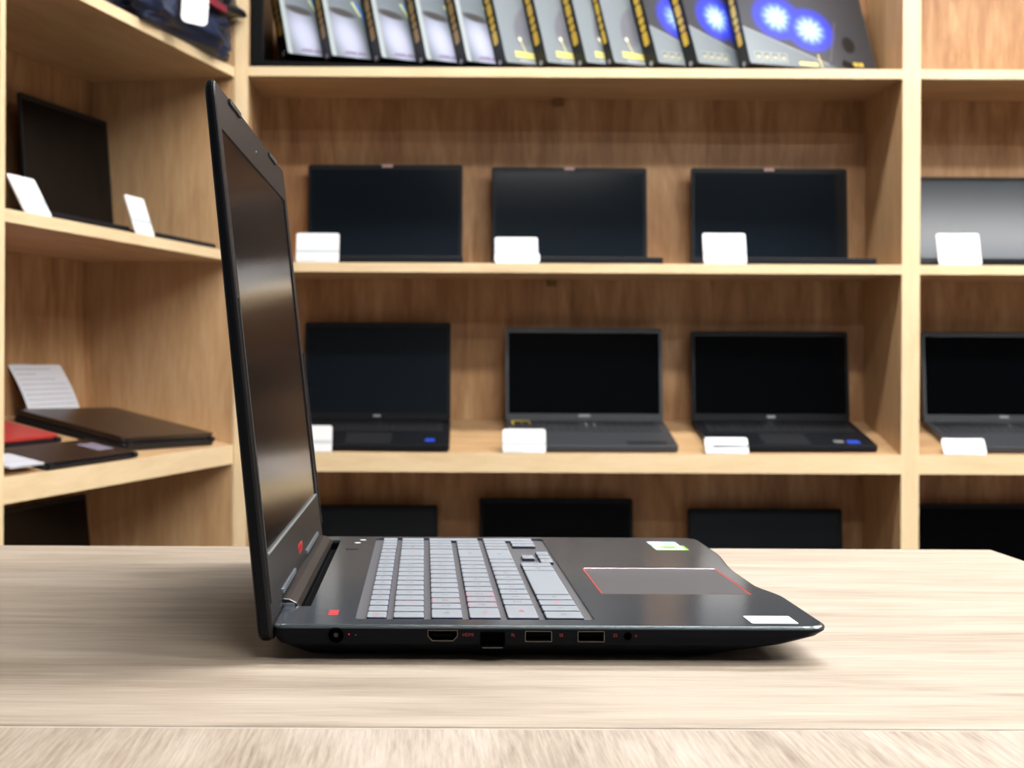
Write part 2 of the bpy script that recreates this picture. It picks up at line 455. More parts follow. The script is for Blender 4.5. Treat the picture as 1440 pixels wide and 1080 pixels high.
# ------------------------------------------------------------------ desks
def desk(loc, x0, x1, y0, y1, m, label):
    r = empty('work_table', loc, label=label, cat='table', group='oak-look work tables')
    b = MB(); b.box(x0 + .001, x1 - .001, y0 + .001, y1 - .001, .722, .75); tp = b.build('tabletop', m, r, bevel=.0012)
    e = MB()
    e.box(x0, x1, y0, y0 + .001, .7225, .7492); e.box(x0, x1, y1 - .001, y1, .7225, .7492)
    e.box(x0, x0 + .001, y0, y1, .7225, .7492); e.box(x1 - .001, x1, y0, y1, .7225, .7492); e.build('edge_band', desk_edge, tp)
    for (a, c) in ((x0 + .03, y0 + .03), (x1 - .07, y0 + .03), (x0 + .03, y1 - .07), (x1 - .07, y1 - .07)):
        b = MB(); b.box(a, a + .04, c, c + .04, 0, .722); b.build('leg', steel, r, bevel=.002)
TYN, TYF = .6235, 1.223
TXR = (1396 - PPX) * TYF / F_PX
desk((0, TYN, 0), -.9, TXR, 0, TYF - TYN, desk_x, 'pale oak-look work table with lengthwise grain carrying the open black laptop')
desk((0, TYN - .602, 0), -.9, TXR + .35, 0, .6, desk_y, 'oak-look work table nearest the camera, its grain running away from it')

# ------------------------------------------------------------------ the laptop in front
Y0 = .755
XR = (385 - PPX) * Y0 / F_PX
lap = empty('laptop', (XR, Y0, .75), label='open black gaming laptop seen from its left side on the pale work table', cat='laptop')
D, W = .2655, .378
def outline(ix0=0, ix1=0, iy=0, lip=.0065, cr=.012):
    """plan of the base: x from the hinge to the front lip, y from the near side to the far side"""
    pts = []
    r0 = .005; x1 = D - ix1; x0 = ix0; y0 = iy; y1 = W - iy
    for k in range(6):
        a = PI + .5 * PI * k / 5; pts.append((x0 + r0 + r0 * math.cos(a), y0 + r0 + r0 * math.sin(a)))
    for k in range(8):
        a = 1.5 * PI + .5 * PI * k / 7; pts.append((x1 - cr + cr * math.cos(a), y0 + cr + cr * math.sin(a)))
    yc = W / 2 + .004
    for k in range(25):
        yy = .090 + .225 * k / 24
        u = min(1, max(0, (yy - .094) / .048)) * 1.0 if yy < .17 else min(1, max(0, (.300 - yy) / .105)); u = u * u * (3 - 2 * u)
        pts.append((x1 - lip * u, yy))
    for k in range(8):
        a = .5 * PI * k / 7; pts.append((x1 - cr + cr * math.cos(a), y1 - cr + cr * math.sin(a)))
    for k in range(6):
        a = .5 * PI + .5 * PI * k / 5; pts.append((x0 + r0 + r0 * math.cos(a), y1 - r0 + r0 * math.sin(a)))
    return pts
def ring(z, *a, **k): return [Vector((p[0], p[1], z)) for p in outline(*a, **k)]
TOP = .0180
# lower shell: side walls and tapering underside
b = MB()
b.loft([ring(.0015, .016, .042, .016, cr=.02), ring(.0050, .010, .030, .008, cr=.02), ring(.0088, .003, .017, .0012, cr=.016),
        ring(.0128, 0, .0045, 0), ring(.0152, 0, .0004, 0), ring(.0162, 0, 0, 0)])
base = b.build('base', shell_m, lap)
# port pockets cut into the near side wall
def px2l(px): return (px - 385) * Y0 / F_PX
def pz(py): return CAM_Z - (py - PPY) * Y0 / F_PX - .75
MY = Matrix.Rotation(PI / 2, 4, 'X')      # xy plane -> xz plane, z -> -y
def port_poly(kind):
    if kind == 'dc': return circle(px2l(474), pz(894), .0038, 28)
    if kind == 'hdmi':
        a, c = px2l(603), px2l(645.5); t, u = pz(885.8), pz(901.5)
        return [(a, t), (c, t), (c, t - .0030), (c - .0022, u), (a + .0022, u), (a, t - .0030)][::-1]
    if kind == 'lan': return rrect(px2l(677), px2l(712), pz(909.5), pz(888), .0004, 2)
    if kind == 'usb1': return rrect(px2l(740), px2l(778), pz(902), pz(886.5), .0006, 3)
    if kind == 'usb2': return rrect(px2l(814), px2l(852), pz(902), pz(886.5), .0006, 3)
    if kind == 'audio': return circle(px2l(884.5), pz(893.5), .0020, 24)
cutters = []
for k in ('dc', 'hdmi', 'lan', 'usb1', 'usb2', 'audio'):
    c = MB(); c.prism(port_poly(k), -.011, .004, MY); cutters.append(c.build('cutter', black_m, lap))
bpy.context.view_layer.update()
base.data.materials.clear(); base.data.materials.append(shell_m)
cut(base, cutters)
# deck: top cover with its bevelled rim, slot and keyboard well
b = MB(); rs = [ring(.0162, 0, 0, 0)]
for k in range(7):
    a = .5 * PI * k / 6; u = .0016 * (1 - math.cos(a)); rs.append(ring(TOP - .0015 + .0015 * math.sin(a), u, u, u))
b.loft(rs)
deck = b.build('deck', deck_m, lap)
WX0, WX1, WY0, WY1 = .0385, .1555, .0165, .3655
c1 = MB(); c1.prism(rrect(WX0, WX1, WY0, WY1, .004), TOP - .0012, .03); c1 = c1.build('cutter', deck_m, lap)
c2 = MB(); c2.box(-.003, .0142, .056, .352, .0150, .03); c2 = c2.build('cutter', deck_m, lap)
c3 = MB(); c3.prism(rrect(.168, .2495, .103, .208, .002), TOP - .0004, .03); c3 = c3.build('cutter', deck_m, lap)
bpy.context.view_layer.update()
cut(deck, [c1, c3, c2])
c2 = MB(); c2.box(.0075, .0142, .056, .352, .0110, .03); c2 = c2.build('cutter', black_m, lap)
bpy.context.view_layer.update(); cut(base, [c2])
deck.data.materials.clear(); deck.data.materials.append(deck_m); deck.data.materials.append(rim_glint_m); deck.data.materials.append(well_m)
for p in deck.data.polygons:
    c = p.center; nz_ = p.normal.z
    p.material_index = 0
    if .30 < nz_ < .93 and c.z > .0163: p.material_index = 1
    elif nz_ > .99 and abs(c.z - (TOP - .0012)) < .0002 and c.x > .03 and c.x < .156: p.material_index = 2
for p in base.data.polygons: p.material_index = 0
b = MB(); b.box(.0085, .0138, .057, .351, .0111, .0118); b.build('vent_slot', black_m, lap)
# hinge bar: long low rounded bar joining lid and base
b = MB(); rs = []
for yy, s in ((.0575, .9), (.0585, 1.0), (.3495, 1.0), (.3505, .9)):
    prof = [(-.0045, .0135), (-.004, .0195), (-.0015, .0218), (.0030, .0215), (.0070, .0195), (.0086, .0170), (.0080, .0167), (.0, .0163)]
    rs.append([Vector((.002 + (p[0] - .002) * s, yy, .018 + (p[1] - .018) * s)) for p in prof])
b.loft(rs); b.build('hinge_bar', hingebar_m, lap)
b = MB(); b.box(-.0025, .0060, .0566, .0574, .0175, .0195); b.build('hinge_end_glint', glint_m, lap, bevel=.0002)  # silver strip paints the highlight on the bar's near end
# port insides
def port(name, kind, shellm, frame=.0004, tongue=None, label=None):
    poly = port_poly(kind); b = MB()
    inner = inset(poly, frame)
    r = [[MY @ Vector((p[0], p[1], z)) for p in pl] for pl, z in ((poly, .00035), (poly, -.006), (inner, -.006), (inner, .00035))]
    r = [[Vector((q.x, q.y, q.z)) for q in rr] for rr in r]
    b.loft(r, False, False)
    n = len(poly)
    for i in range(n):
        j = (i + 1) % n
        b.face([r[0][i], r[0][j], r[3][j], r[3][i]])
    bmesh.ops.remove_doubles(b.bm, verts=b.bm.verts, dist=1e-6)
    o = b.build(name, shellm, lap)
    b = MB(); b.prism(inset(poly, .00002), -.0063, -.0058, MY); b.build('port_back', black_m, o)
    if tongue:
        x0, x1, z0, z1 = tongue
        b = MB(); b.box(x0, x1, .0012, .0058, z0, z1); b.build('contact_tongue', black_m if kind != 'dc' else steel, o)
    if label: o['label'] = label
    return o
port('power_jack', 'dc', black_m, .0003)
b = MB(); b.prism(circle(px2l(474), pz(894), .0011, 16), -.0058, -.0008, MY); b.build('jack_pin', plain('jack_pin', (.02, .022, .026), .4, .4), bpy.data.objects['power_jack'])
port('hdmi_port', 'hdmi', metal_m, .00035, (px2l(610), px2l(638), pz(895.5), pz(892)))
port('network_port', 'lan', black_m, .0003)
b = MB(); b.box(px2l(680), px2l(709), -.0004, .0004, pz(911.5), pz(909.2)); b.build('port_flap', plain('port_flap', (.03, .032, .035), .3), bpy.data.objects['network_port'], bevel=.0002)
for k in ('usb1', 'usb2'):
    a0 = 742 if k == 'usb1' else 816
    port('usb_port', k, metal_m, .00035, (px2l(a0), px2l(a0 + 34), pz(893.5), pz(889)))
port('headphone_jack', 'audio', black_m, .0003)
for (px, py, m) in ((492.5, 892.5, red_m), (502, 893.5, greyprint_m)):
    b = MB(); b.prism(circle(px2l(px), pz(py), .0004, 12), -.0001, .0002, MY); b.build('status_light', m, lap)
rd = plain('dim_red_print', (.22, .012, .02), .5)
for (px, s, txt) in ((660, .0022, 'HDMI'), (723, .002, 'RJ'), (791, .0022, 'SS'), (867, .0022, 'SS'), (896, .002, 'o')):
    text_mesh('port_mark', txt, s, Matrix.Translation((px2l(px), -.00012, pz(892.5))) @ MY, rd, lap)
for (x, y, xl, yl) in ((.045, .045, .030, .008), (.045, .325, .030, .008), (.195, .05, .008, .09), (.195, .24, .008, .09)):
    b = MB(); b.prism(rrect(x, x + xl, y, y + yl, .003), 0, .0022); b.build('rubber_foot', rubber_m, lap)

# keys
bord_m = plain('key_border_red', (.45, .10, .14), .5)
KZ0, KZ1 = TOP - .0012, TOP + .0007
def key(x0, x1, y0, y1, legend='', red=False, redborder=False, notch=False):
    b = MB()
    pl = rrect(x0, x1, y0, y1, .0012, 3)
    r = [[Vector((p[0], p[1], z)) for p in q] for q, z in ((pl, KZ0), (inset(pl, .0002), KZ1 - .0004), (inset(pl, .0004), KZ1 - .0001), (inset(pl, .0008), KZ1))]
    b.loft(r); o = b.build('key', [key_m, keyside_m], lap)
    for p in o.data.polygons: p.material_index = 1 if (p.center.z < KZ1 - .00045) else 0
    if redborder:
        f = MB(); A = inset(pl, .0007); B = inset(pl, .0011); n = len(A)
        for i in range(n):
            j = (i + 1) % n
            f.face([(A[i][0], A[i][1], KZ1 + .00004), (A[j][0], A[j][1], KZ1 + .00004), (B[j][0], B[j][1], KZ1 + .00004), (B[i][0], B[i][1], KZ1 + .00004)])
        f.build('key_border', bord_m, o)
    if legend:
        # letters read from the front of the laptop: right is +y, up is -x
        M = Matrix.Translation(((x0 + x1) / 2, (y0 + y1) / 2, KZ1 + .00003)) @ Matrix(((0, -1, 0, 0), (1, 0, 0, 0), (0, 0, 1, 0), (0, 0, 0, 1)))
        text_mesh('key_legend', legend, .0056 if len(legend) < 2 else .0038, M, red_m if red else greyprint_m, o, 0)
    return o
ROWX = [(.0438, .0538), (.0567, .0722), (.0756, .0911), (.0943, .1098), (.1130, .1285), (.1317, .1505)]
GAP = .0030
KY = .0195
def rowkeys(r, widths, start, pitch):
    y = start
    for it in widths:
        w = it[0] * pitch; lg = it[1]; opt = it[2] if len(it) > 2 else ''
        if lg is not None:
            key(ROWX[r][0], ROWX[r][1], y, y + w - GAP, lg, 'r' in opt, 'b' in opt)
        y += w
    return y
P = .0187
MAINW = 15 * P
rowkeys(0, [(1, 'Esc', 'r')] + [(.93, 'F%d' % i) for i in range(1, 13)] + [(.92, 'Ins', 'r'), (1, 'Del')] + [(1, '')] * 0, KY, MAINW / 14.08)
rowkeys(1, [(1, '`'), (1, '1'), (1, '2', 'r')] + [(1, c) for c in '34567890-='] + [(2.0, 'Back', 'r')], KY, P)
rowkeys(2, [(1.5, 'Tab'), (1, 'Q'), (1, 'W', 'b')] + [(1, c) for c in 'ERTYUIOP[]'] + [(1.5, '\\')], KY, P)
rowkeys(3, [(1.75, 'Caps', 'r'), (1, 'A', 'b'), (1, 'S', 'b'), (1, 'D', 'b')] + [(1, c) for c in "FGHJKL;'"] + [(2.25, 'Enter')], KY, P)
rowkeys(4, [(2.25, 'Shift', 'r')] + [(1, c) for c in 'ZXCVBNM,./'] + [(2.75, 'Shift')], KY, P)
y = rowkeys(5, [(1.2, 'Ctrl'), (1, 'Fn', ''), (1, 'Win', 'r'), (1, 'Alt'), (5.2, ''), (1, 'Alt'), (1, 'Ctrl')], KY, P)
# cursor keys, set a little lower than the rest
cx0 = y
key(.1345, .1425, y + P * 1.0, y + P * 2 - GAP, '^')
for i, c in enumerate('<v>'):
    key(.1448, .1530, y + P * i, y + P * (i + 1) - GAP, c)
NP = .0161; ns = KY + MAINW + .001
for r in range(5):
    for i in range(4):
        lg = (['', '', '', ''], ['Num', '/', '*', '-'], ['7', '8', '9', '+'], ['4', '5', '6', ''], ['1', '2', '3', ''])[r][i]
        if r in (3,) and i == 3: continue
        x0, x1 = ROWX[r]
        if r == 2 and i == 3: x1 = ROWX[3][1]
        if r == 4 and i == 3: x1 = ROWX[5][1] - .003
        key(x0, x1, ns + NP * i, ns + NP * (i + 1) - GAP, lg)
key(ROWX[5][0], ROWX[5][1] - .003, ns + NP, ns + NP * 2 - GAP, '0'); key(ROWX[5][0], ROWX[5][1] - .003, ns + NP * 2, ns + NP * 3 - GAP, '.')
# touchpad with red bevel
rim = MB()
A = rrect(.168, .2495, .103, .208, .002); Bq = inset(A, .0011)
rr_ = [[Vector((p[0], p[1], z)) for p in q] for q, z in ((A, TOP - .0004), (A, TOP + .00005), (Bq, TOP - .00018), (Bq, TOP - .0004))]
rim.loft(rr_, False, False); rim_o = rim.build('touchpad_rim', redrim_m, lap); rim_o['label'] = 'red bevel around the touchpad'
b = MB(); b.prism(inset(A, .0011), TOP - .0004, TOP - .00012); b.build('touchpad', plain('touchpad_grey', (.055, .056, .062), .38, .1, .5), lap)
b = MB(); b.box(.169, .2485, .2076, .2086, TOP - .0003, TOP + .00035); b.build('touchpad_glint', glint_m, lap, bevel=.0002)  # silver strip paints the specular highlight on the far rim
# stickers
b = MB(); b.prism(rrect(.2300, .2525, .0085, .0310, .0012, 3), TOP, TOP + .00012); o = b.build('sticker', white_m, lap); o['label'] = 'plain white sticker on the near palm rest corner'
def sticker(x0, x1, y0, y1, m, lb):
    b = MB(); b.prism(rrect(x0, x1, y0, y1, .001, 3), TOP, TOP + .00012); o = b.build('sticker', m, lap); o['label'] = lb; return o
s1 = sticker(.227, .247, .331, .352, blueprint_m, 'pale blue and white sticker on the far palm rest')
b = MB(); b.prism(rrect(.228, .236, .333, .350, .0008, 3), TOP + .00012, TOP + .0002); b.build('sticker_print', white_m, s1)
s2 = sticker(.227, .249, .303, .328, green_m, 'green and black sticker with a white corner on the far palm rest')
b = MB(); b.prism(rrect(.2275, .2465, .3045, .3275, .0008, 3), TOP + .00012, TOP + .0002); b.build('sticker_print', white_m, s2)
b = MB(); b.prism(circle(.2375, .316, .0052, 20), TOP + .0002, TOP + .00026); b.build('sticker_eye', black_m, s2)
b = MB(); b.prism([(.2375 + .0085 * math.cos(a), .317 + .0072 * math.sin(a)) for a in [i * PI / 14 for i in range(15)]] + [(.2345, .3135), (.2400, .3135)], TOP + .00026, TOP + .0003); b.build('sticker_swirl', green_m, s2)
# printed marks on the deck
MD = Matrix(((0, -1, 0, 0), (1, 0, 0, 0), (0, 0, 1, 0), (0, 0, 0, 1)))
k_ = .755 + .036
b = MB()
for yy in (.0305, .0360, .0415):
    b.prism(rrect(.0245, .0295, yy - .0020, yy + .0020, .0008, 3), TOP, TOP + .00006)
b.build('red_mark', red_m, lap)
for (x, yy) in ((.0145, .338), (.0175, .355)):
    b = MB(); b.prism(circle(x + .012, yy, .0022, 16), TOP, TOP + .0001); b.build('status_icon', white_m, lap)
# power button between slot and keyboard, far side
b = MB(); b.prism(rrect(.020, .029, .300, .322, .002), TOP, TOP + .0004); b.build('power_button', deck_m, lap)

# lid, built flat in its own frame: x' = up along the lid, y = across, z' = out of the screen, then turned up
TILT = math.radians(6.4)
LH = .2712
# frame origin at the lid foot on the bezel plane
foot = Vector(((-.0721 - XR) - math.sin(TILT) * -.0125 * 1.0, 0, .772 - .75 - .0125))
up = Vector((-math.sin(TILT), 0, math.cos(TILT))); out = Vector((math.cos(TILT), 0, math.sin(TILT)))
ML = Matrix(((up.x, 0, out.x, foot.x), (0, 1, 0, 0), (up.z, 0, out.z, foot.z), (0, 0, 0, 1)))
def lp(poly): return poly
LO = rrect(0, LH, .0005, W - .0005, [.006, .009, .009, .006], 5)
b = MB()
TH = .0078
def lring(ins, z): return [ML @ Vector((p[0], p[1], z * (1 - .35 * max(0, p[0] / LH)) )) for p in (inset(LO, ins) if ins else LO)]
b.loft([lring(.0035, -TH), lring(.0012, -TH + .0008), lring(.0002, -TH + .0022), lring(0, -TH + .004), lring(0, -.0022)])
lid = b.build('lid', lidback_m, lap)
b = MB(); b.loft([[ML @ Vector((p[0], p[1], z)) for p in q] for q, z in ((inset(LO, .0005), -.0022), (inset(LO, .0005), -.0006), (inset(LO, .0013), 0))])
bez = b.build('bezel', bezel_m, lid)
# display recessed into the bezel
DX0, DX1, DY0, DY1 = .0405, .2480, .0135, .3585
c = MB(); c.prism(rrect(DX0, DX1, DY0, DY1, .0006, 2), -.0009, .003, ML); c = c.build('cutter', bezel_m, lap)
bpy.context.view_layer.update(); cut(bez, [c])
b = MB(); b.prism(rrect(DX0 + .0001, DX1 - .0001, DY0 + .0001, DY1 - .0001, .0005, 2), -.0011, -.0008, ML); b.build('display', panel_m, lid)
b = MB(); b.box(DX0 - .0010, DX0 + .0001, DY0 + .002, DY1, -.0005, .00025, ML); b.build('display_edge_glint', plain('display_glint', (.35, .38, .38), .35, .5), lid)  # pale strip paints the highlight along the lower bezel edge
for (y0_, y1_) in ((.028, .066), (.128, .166)):
    pass
for (y0_, y1_) in ((.055, .105), (.262, .312)):
    b = MB(); b.prism(rrect(LH - .0045, LH - .0018, y0_, y1_, .001, 3), -.0002, .0012, ML); b.build('rubber_bumper', rubber_m, lid)
for (x0_, x1_, yy) in ((.018, .165, .0022), (.018, .140, W - .0042)):
    b = MB(); b.prism(rrect(x0_, x1_, yy, yy + .0022, .0008, 3), -.0002, .0008, ML); b.build('edge_bumper', rubber_m, lid)
b = MB(); b.prism(circle(.2585, .187, .0016, 16), -.0001, .0003, ML); b.build('webcam', plain('webcam_glass', (.08, .08, .08), .1), lid)
b = MB(); b.prism(circle(.2585, .180, .0005, 10), -.0001, .0003, ML); b.build('webcam_light', white_m, lid)
MT = ML @ Matrix(((0, 1, 0, 0), (1, 0, 0, 0), (0, 0, 1, 0), (0, 0, 0, 1)))   # text: right = +y, up = up the lid
text_mesh('lid_mark', 'LEGION', .0078, MT @ Matrix.Translation((.192, .0225, .0001)), red_m, lid, .0001)
for (y0_, y1_) in ((.060, .140), (.226, .330)):
    b = MB(); b.box(.0145, .0170, y0_, y1_, -.0005, .0012, ML); b.build('hinge_strip', plain('hinge_strip', (.30, .36, .42), .3, .8), lid, bevel=.0003)

# ------------------------------------------------------------------ stock laptops
def stock_laptop(loc, rot, w, d, h, lean, label, group, name='laptop', body=bgshell_m, panel=bgpanel_m, keys=bgkey_m,
                 th=.016, extras=(), bez=(.008, .008, .012, .018), keyboard=True):
    """origin: middle of the front bottom edge; x right, y towards the hinge"""
    r = empty(name, loc, rot, label, 'laptop', group)
    b = MB(); b.soft(rrect(-w / 2, w / 2, 0, d, .010), .002, th, .0018); base = b.build('base', body, r)
    for sx in (-1, 1):
        b = MB(); b.prism(rrect(sx * w * .36 - .02, sx * w * .36 + .02, .02, .028, .003), 0, .0022); b.build('rubber_foot', rubber_m, r)
    if keyboard:
        b = MB(); nx = 18; ny = 6; kx0 = -w / 2 + .018; kw = (w - .036) / nx; ky0 = d * .50; kh = (d * .90 - ky0) / ny
        for i in range(nx):
            for j in range(ny):
                if j == 0 and 4 <= i <= 8:
                    if i == 4: b.box(kx0 + i * kw + .001, kx0 + (i + 5) * kw - .001, ky0 + .001, ky0 + kh - .001, th - .0002, th + .0012)
                    continue
                b.box(kx0 + i * kw + .001, kx0 + (i + 1) * kw - .001, ky0 + j * kh + .001, ky0 + (j + 1) * kh - .001, th - .0002, th + .0012)
        b.build('keyboard', keys, r)
        b = MB(); b.prism(rrect(-.062, .043, .014, d * .44, .003), th - .0002, th + .0002); b.build('touchpad', keys if body is bgshell_m else body, r)
    M = Matrix.Translation((0, d - .010, th - .004)) @ Matrix.Rotation(-lean, 4, 'X') @ Matrix.Rotation(PI / 2, 4, 'X')  # local x, y=up, z= toward viewer
    b = MB(); b.soft(rrect(-w / 2, w / 2, .002, h, .007), -.0065, 0, .0012, M); lid = b.build('lid', body, r)
    b = MB(); b.prism(rrect(-w / 2 + bez[0], w / 2 - bez[1], .002 + bez[3], h - bez[2], .001, 2), -.0004, .0004, M); b.build('display', panel, lid)
    b = MB(); b.prism(rrect(-w * .33, w * .33, -.004, .006, .003, 3), -.010, -.001, M); b.build('hinge', body, r)
    for e in extras:
        if e[0] == 'logo':      # small mark under or above the display
            b = MB(); b.prism(rrect(e[1] - e[3] / 2, e[1] + e[3] / 2, e[2], e[2] + .006, .0005, 2), .0003, .0007, M); o = b.build('badge', e[4], lid)
        if e[0] == 'deck':
            b = MB(); b.prism(rrect(e[1], e[2], e[3], e[4], .001, 2), th, th + .0004); o = b.build('sticker', e[5], r); o['label'] = e[6]
    return r
logo_grey = plain('badge_grey', (.35, .36, .38), .4, .5)
cam_red = plain('shutter_tag', (.55, .35, .33), .4)
ROT12 = math.atan(TANS)
# row on the flat shelf
F1 = FY + .016
zz = Z1
stock_laptop((X2 := (538 - PPX) * 3.80 / F_PX, F1, zz), (0, 0, math.radians(-1.0)), .372, .236, .240, math.radians(3.5), 'laptop with a black screen, leftmost on the flat shelf below the cartons', 'laptops on the flat middle shelf',
             extras=(('logo', .005, .2335, .026, cam_red),))
stock_laptop(((804 - PPX) * 3.80 / F_PX, F1, zz), (0, 0, math.radians(1.5)), .374, .236, .235, math.radians(3.5), 'black laptop in the middle of the flat shelf with a rounded white card before it', 'laptops on the flat middle shelf',
             extras=(('logo', 0, .2285, .024, cam_red),), panel=bgpanel_m)
stock_laptop(((1086 - PPX) * 3.80 / F_PX, F1, zz), (0, 0, math.radians(1.5)), .378, .236, .235, math.radians(3.5), 'laptop with a black screen, rightmost of three on the wide flat shelf', 'laptops on the flat middle shelf',
             extras=(('logo', 0, .2285, .024, cam_red),))
stock_laptop((1.372, F1, zz), (0, 0, 0), .380, .232, .226, math.radians(13.5), 'laptop with a shiny grey reflecting screen at the right edge, on the flat shelf', 'laptops on the flat middle shelf', panel=bgpanel3_m)
# row on the sloping shelf
def on_slope(v, z0, lift=0): return z0 + TANS * v + lift
G2 = 'laptops on the sloping display shelf'
def slope_laptop(cx, v, w, d, h, lean, label, yaw=0, z0=Z2, group=G2, **k):
    return stock_laptop((cx, FY + v, on_slope(v, z0, .0005)), (ROT12, 0, yaw), w, d, h, lean + ROT12, label, group, **k)
slope_laptop((527 - PPX) * 3.80 / F_PX, .014, .352, .240, .238, math.radians(6), 'black laptop with a blue sticker on its palm rest, behind the open gaming laptop', yaw=math.radians(-1.5),
             extras=(('logo', 0, .010, .018, logo_grey), ('deck', .120, .142, .030, .055, blue_m, 'small blue sticker')))
slope_laptop((823 - PPX) * 3.80 / F_PX, .014, .378, .240, .227, math.radians(6), 'grey laptop with a yellow label under its black screen on the sloping shelf', yaw=math.radians(.5),
             body=bggrey_m, keys=bgkey2_m, panel=bgpanel2_m, extras=(('logo', 0, .012, .028, logo_grey), ('deck', -.004, .024, .178, .205, white_m, 'small white tag'),
             ('deck', -.176, -.132, .190, .228, yellow_m, 'yellow label'), ('deck', .075, .165, .012, .040, bgkey_m, 'dark sticker strip')))
slope_laptop((1088 - PPX) * 3.80 / F_PX, .020, .380, .240, .219, math.radians(6), 'black laptop with two small stickers, rightmost on the wide sloping shelf', yaw=math.radians(1.2),
             panel=bgpanel2_m, extras=(('logo', 0, .010, .020, logo_grey), ('deck', .128, .156, .022, .048, blue_m, 'blue sticker'), ('deck', .098, .120, .028, .048, logo_grey, 'grey sticker')))
slope_laptop(1.388, .020, .385, .240, .220, math.radians(6), 'grey laptop at the right edge of the photo on the sloping shelf', yaw=math.radians(-1),
             body=bggrey_m, keys=bgkey2_m, panel=bgpanel2_m, extras=(('logo', 0, .012, .022, logo_grey), ('deck', -.018, .012, .178, .205, white_m, 'small white tag')))
# bottom row, seen only above the table edge
G3 = 'laptops on the lowest sloping shelf'
slope_laptop((529 - PPX) * 3.80 / F_PX, .020, .300, .230, .222, math.radians(6), 'dark blue-grey laptop screen low on the left, behind the gaming laptop', z0=Z3, group=G3, panel=bgpanel_m)
slope_laptop((784 - PPX) * 3.80 / F_PX, .020, .370, .236, .238, math.radians(6), 'all black laptop screen, tallest on the lowest shelf behind the keyboard', z0=Z3, group=G3, panel=bgpanel2_m)
slope_laptop((1079 - PPX) * 3.80 / F_PX, .020, .372, .236, .215, math.radians(6), 'dark laptop screen low on the right just above the table edge', z0=Z3, group=G3)
slope_laptop(1.375, .020, .380, .236, .229, math.radians(6), 'black laptop screen at the right edge, low behind the table corner', z0=Z3, group=G3, panel=bgpanel2_m)

# ------------------------------------------------------------------ price cards
def card(loc, rotz, label, w=.097, h=.070, lean=18, tiltx=0, double=False):
    r = empty('price_card', loc, (tiltx, 0, rotz), label, 'price card', 'white price cards on the shelf fronts')
    L = math.radians(lean)
    M = Matrix.Translation((0, .004, .001)) @ Matrix.Rotation(-L, 4, 'X') @ Matrix.Rotation(PI / 2, 4, 'X')
    b = MB(); b.prism(rrect(-w / 2, w / 2, 0, h, .005), -.0012, .0012, M); f = b.build('card_face', card_m, r)
    b = MB(); b.box(-w / 2 + .001, w / 2 - .001, h * .30, h * .44, .0012, .0015, M); b.build('grey_band', band_m, f)
    b = MB(); b.box(-w / 2 + .004, -.002, h * .035, h * .085, .0012, .0015, M); b.build('small_print', ink_m, f)
    b = MB(); b.prism(rrect(-w / 2, w / 2, .004, .045, .005), 0, .0015); b.build('card_foot', card_m, r)
    if double:
        b = MB(); b.prism(rrect(-w / 2 - .001, w / 2 + .004, -.002, h * .40, .008), .0016, .0030, M); b.build('front_pocket', card_m, r)
    return r
CY = FY + .004
def cardx(px): return (px - PPX) * CY / F_PX
card((cardx(445.5), CY, Z1), 0, 'white price card at the lower left of the leftmost flat-shelf laptop')
card((cardx(726), CY, Z1), 0, 'white price card with a rounded front pocket before the middle flat-shelf laptop', h=.062, double=True)
card((cardx(1020), CY, Z1), 0, 'white price card before the third laptop from left on the flat shelf', h=.074)
card((cardx(1351), CY, Z1), 0, 'white price card before the shiny grey screen at the right edge', h=.076)
zf = Z2
for px, h, lean, lb in ((437, .060, 15, 'white price card partly hidden behind the gaming laptop lid, on the sloping shelf'),
                        (738, .055, 18, 'white price card over the yellow label corner of the grey laptop'),
                        (1024, .042, 35, 'white price card lying back on the black laptop with two stickers'),
                        (1359, .042, 35, 'white price card lying back on the grey laptop at the right edge')):
    card((cardx(px), FY + .002, zf + .0022), 0, lb, h=h, lean=lean)

# ------------------------------------------------------------------ cartons on the top shelf
A30 = math.radians(30)
CW, CT, CH = .322, .041, .245
spine_y = plain('spine_yellow', (.62, .42, .03), .35)
spine_o = plain('spine_gold', (.36, .22, .05), .35)
def carton(kind, mat, ymat):
    r = empty('carton', label='x', cat='box', group='grey cartons standing in a row on the top shelf')
    b = MB(); b.box(0, CW, 0, CT, 0, CH); b.build('box_body', carton_m, r, bevel=.0012)
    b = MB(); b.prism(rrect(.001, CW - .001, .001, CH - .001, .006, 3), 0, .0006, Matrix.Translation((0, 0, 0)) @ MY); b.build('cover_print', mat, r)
    b = MB()
    z = .058
    for (ln) in (.034, .015, .016, .030, .018, .016, .03, .02):       # bold blocky lettering running up the spine
        b.prism(rrect(.012, .030, z, z + ln, .005, 3), 0, .0005, Matrix(((0, 0, -1, 0), (1, 0, 0, 0), (0, 1, 0, 0), (0, 0, 0, 1))))
        z += ln + .0035
    b.build('spine_lettering', ymat, r)
    b = MB(); b.prism(circle(.023, .012, .006, 16), 0, .0005, Matrix(((0, 0, -1, 0), (1, 0, 0, 0), (0, 1, 0, 0), (0, 0, 0, 1)))); b.build('spine_seal', logo_grey, r)
    return r
def copy_tree(o, parent=None):
    c = o.copy(); COL.objects.link(c)
    if parent: c.parent = parent
    for ch in list(o.children): copy_tree(ch, c)
    return c
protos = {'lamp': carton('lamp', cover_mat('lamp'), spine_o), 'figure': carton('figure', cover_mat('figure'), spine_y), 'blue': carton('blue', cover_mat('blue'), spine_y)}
used = set()
lefts = [403, 465, 535, 598, 655, 710, 768, 823, 862, 924, 980, 1053]
names = ['first', 'second', 'third', 'fourth', 'fifth', 'sixth', 'seventh', 'eighth', 'ninth', 'tenth', 'eleventh']
desc = {'lamp': 'grey carton with a pale lavender glow printed low on its cover', 'figure': 'grey carton with yellow lines and a dark shape on its cover',
        'blue': 'grey carton with a blue starburst light on its cover'}
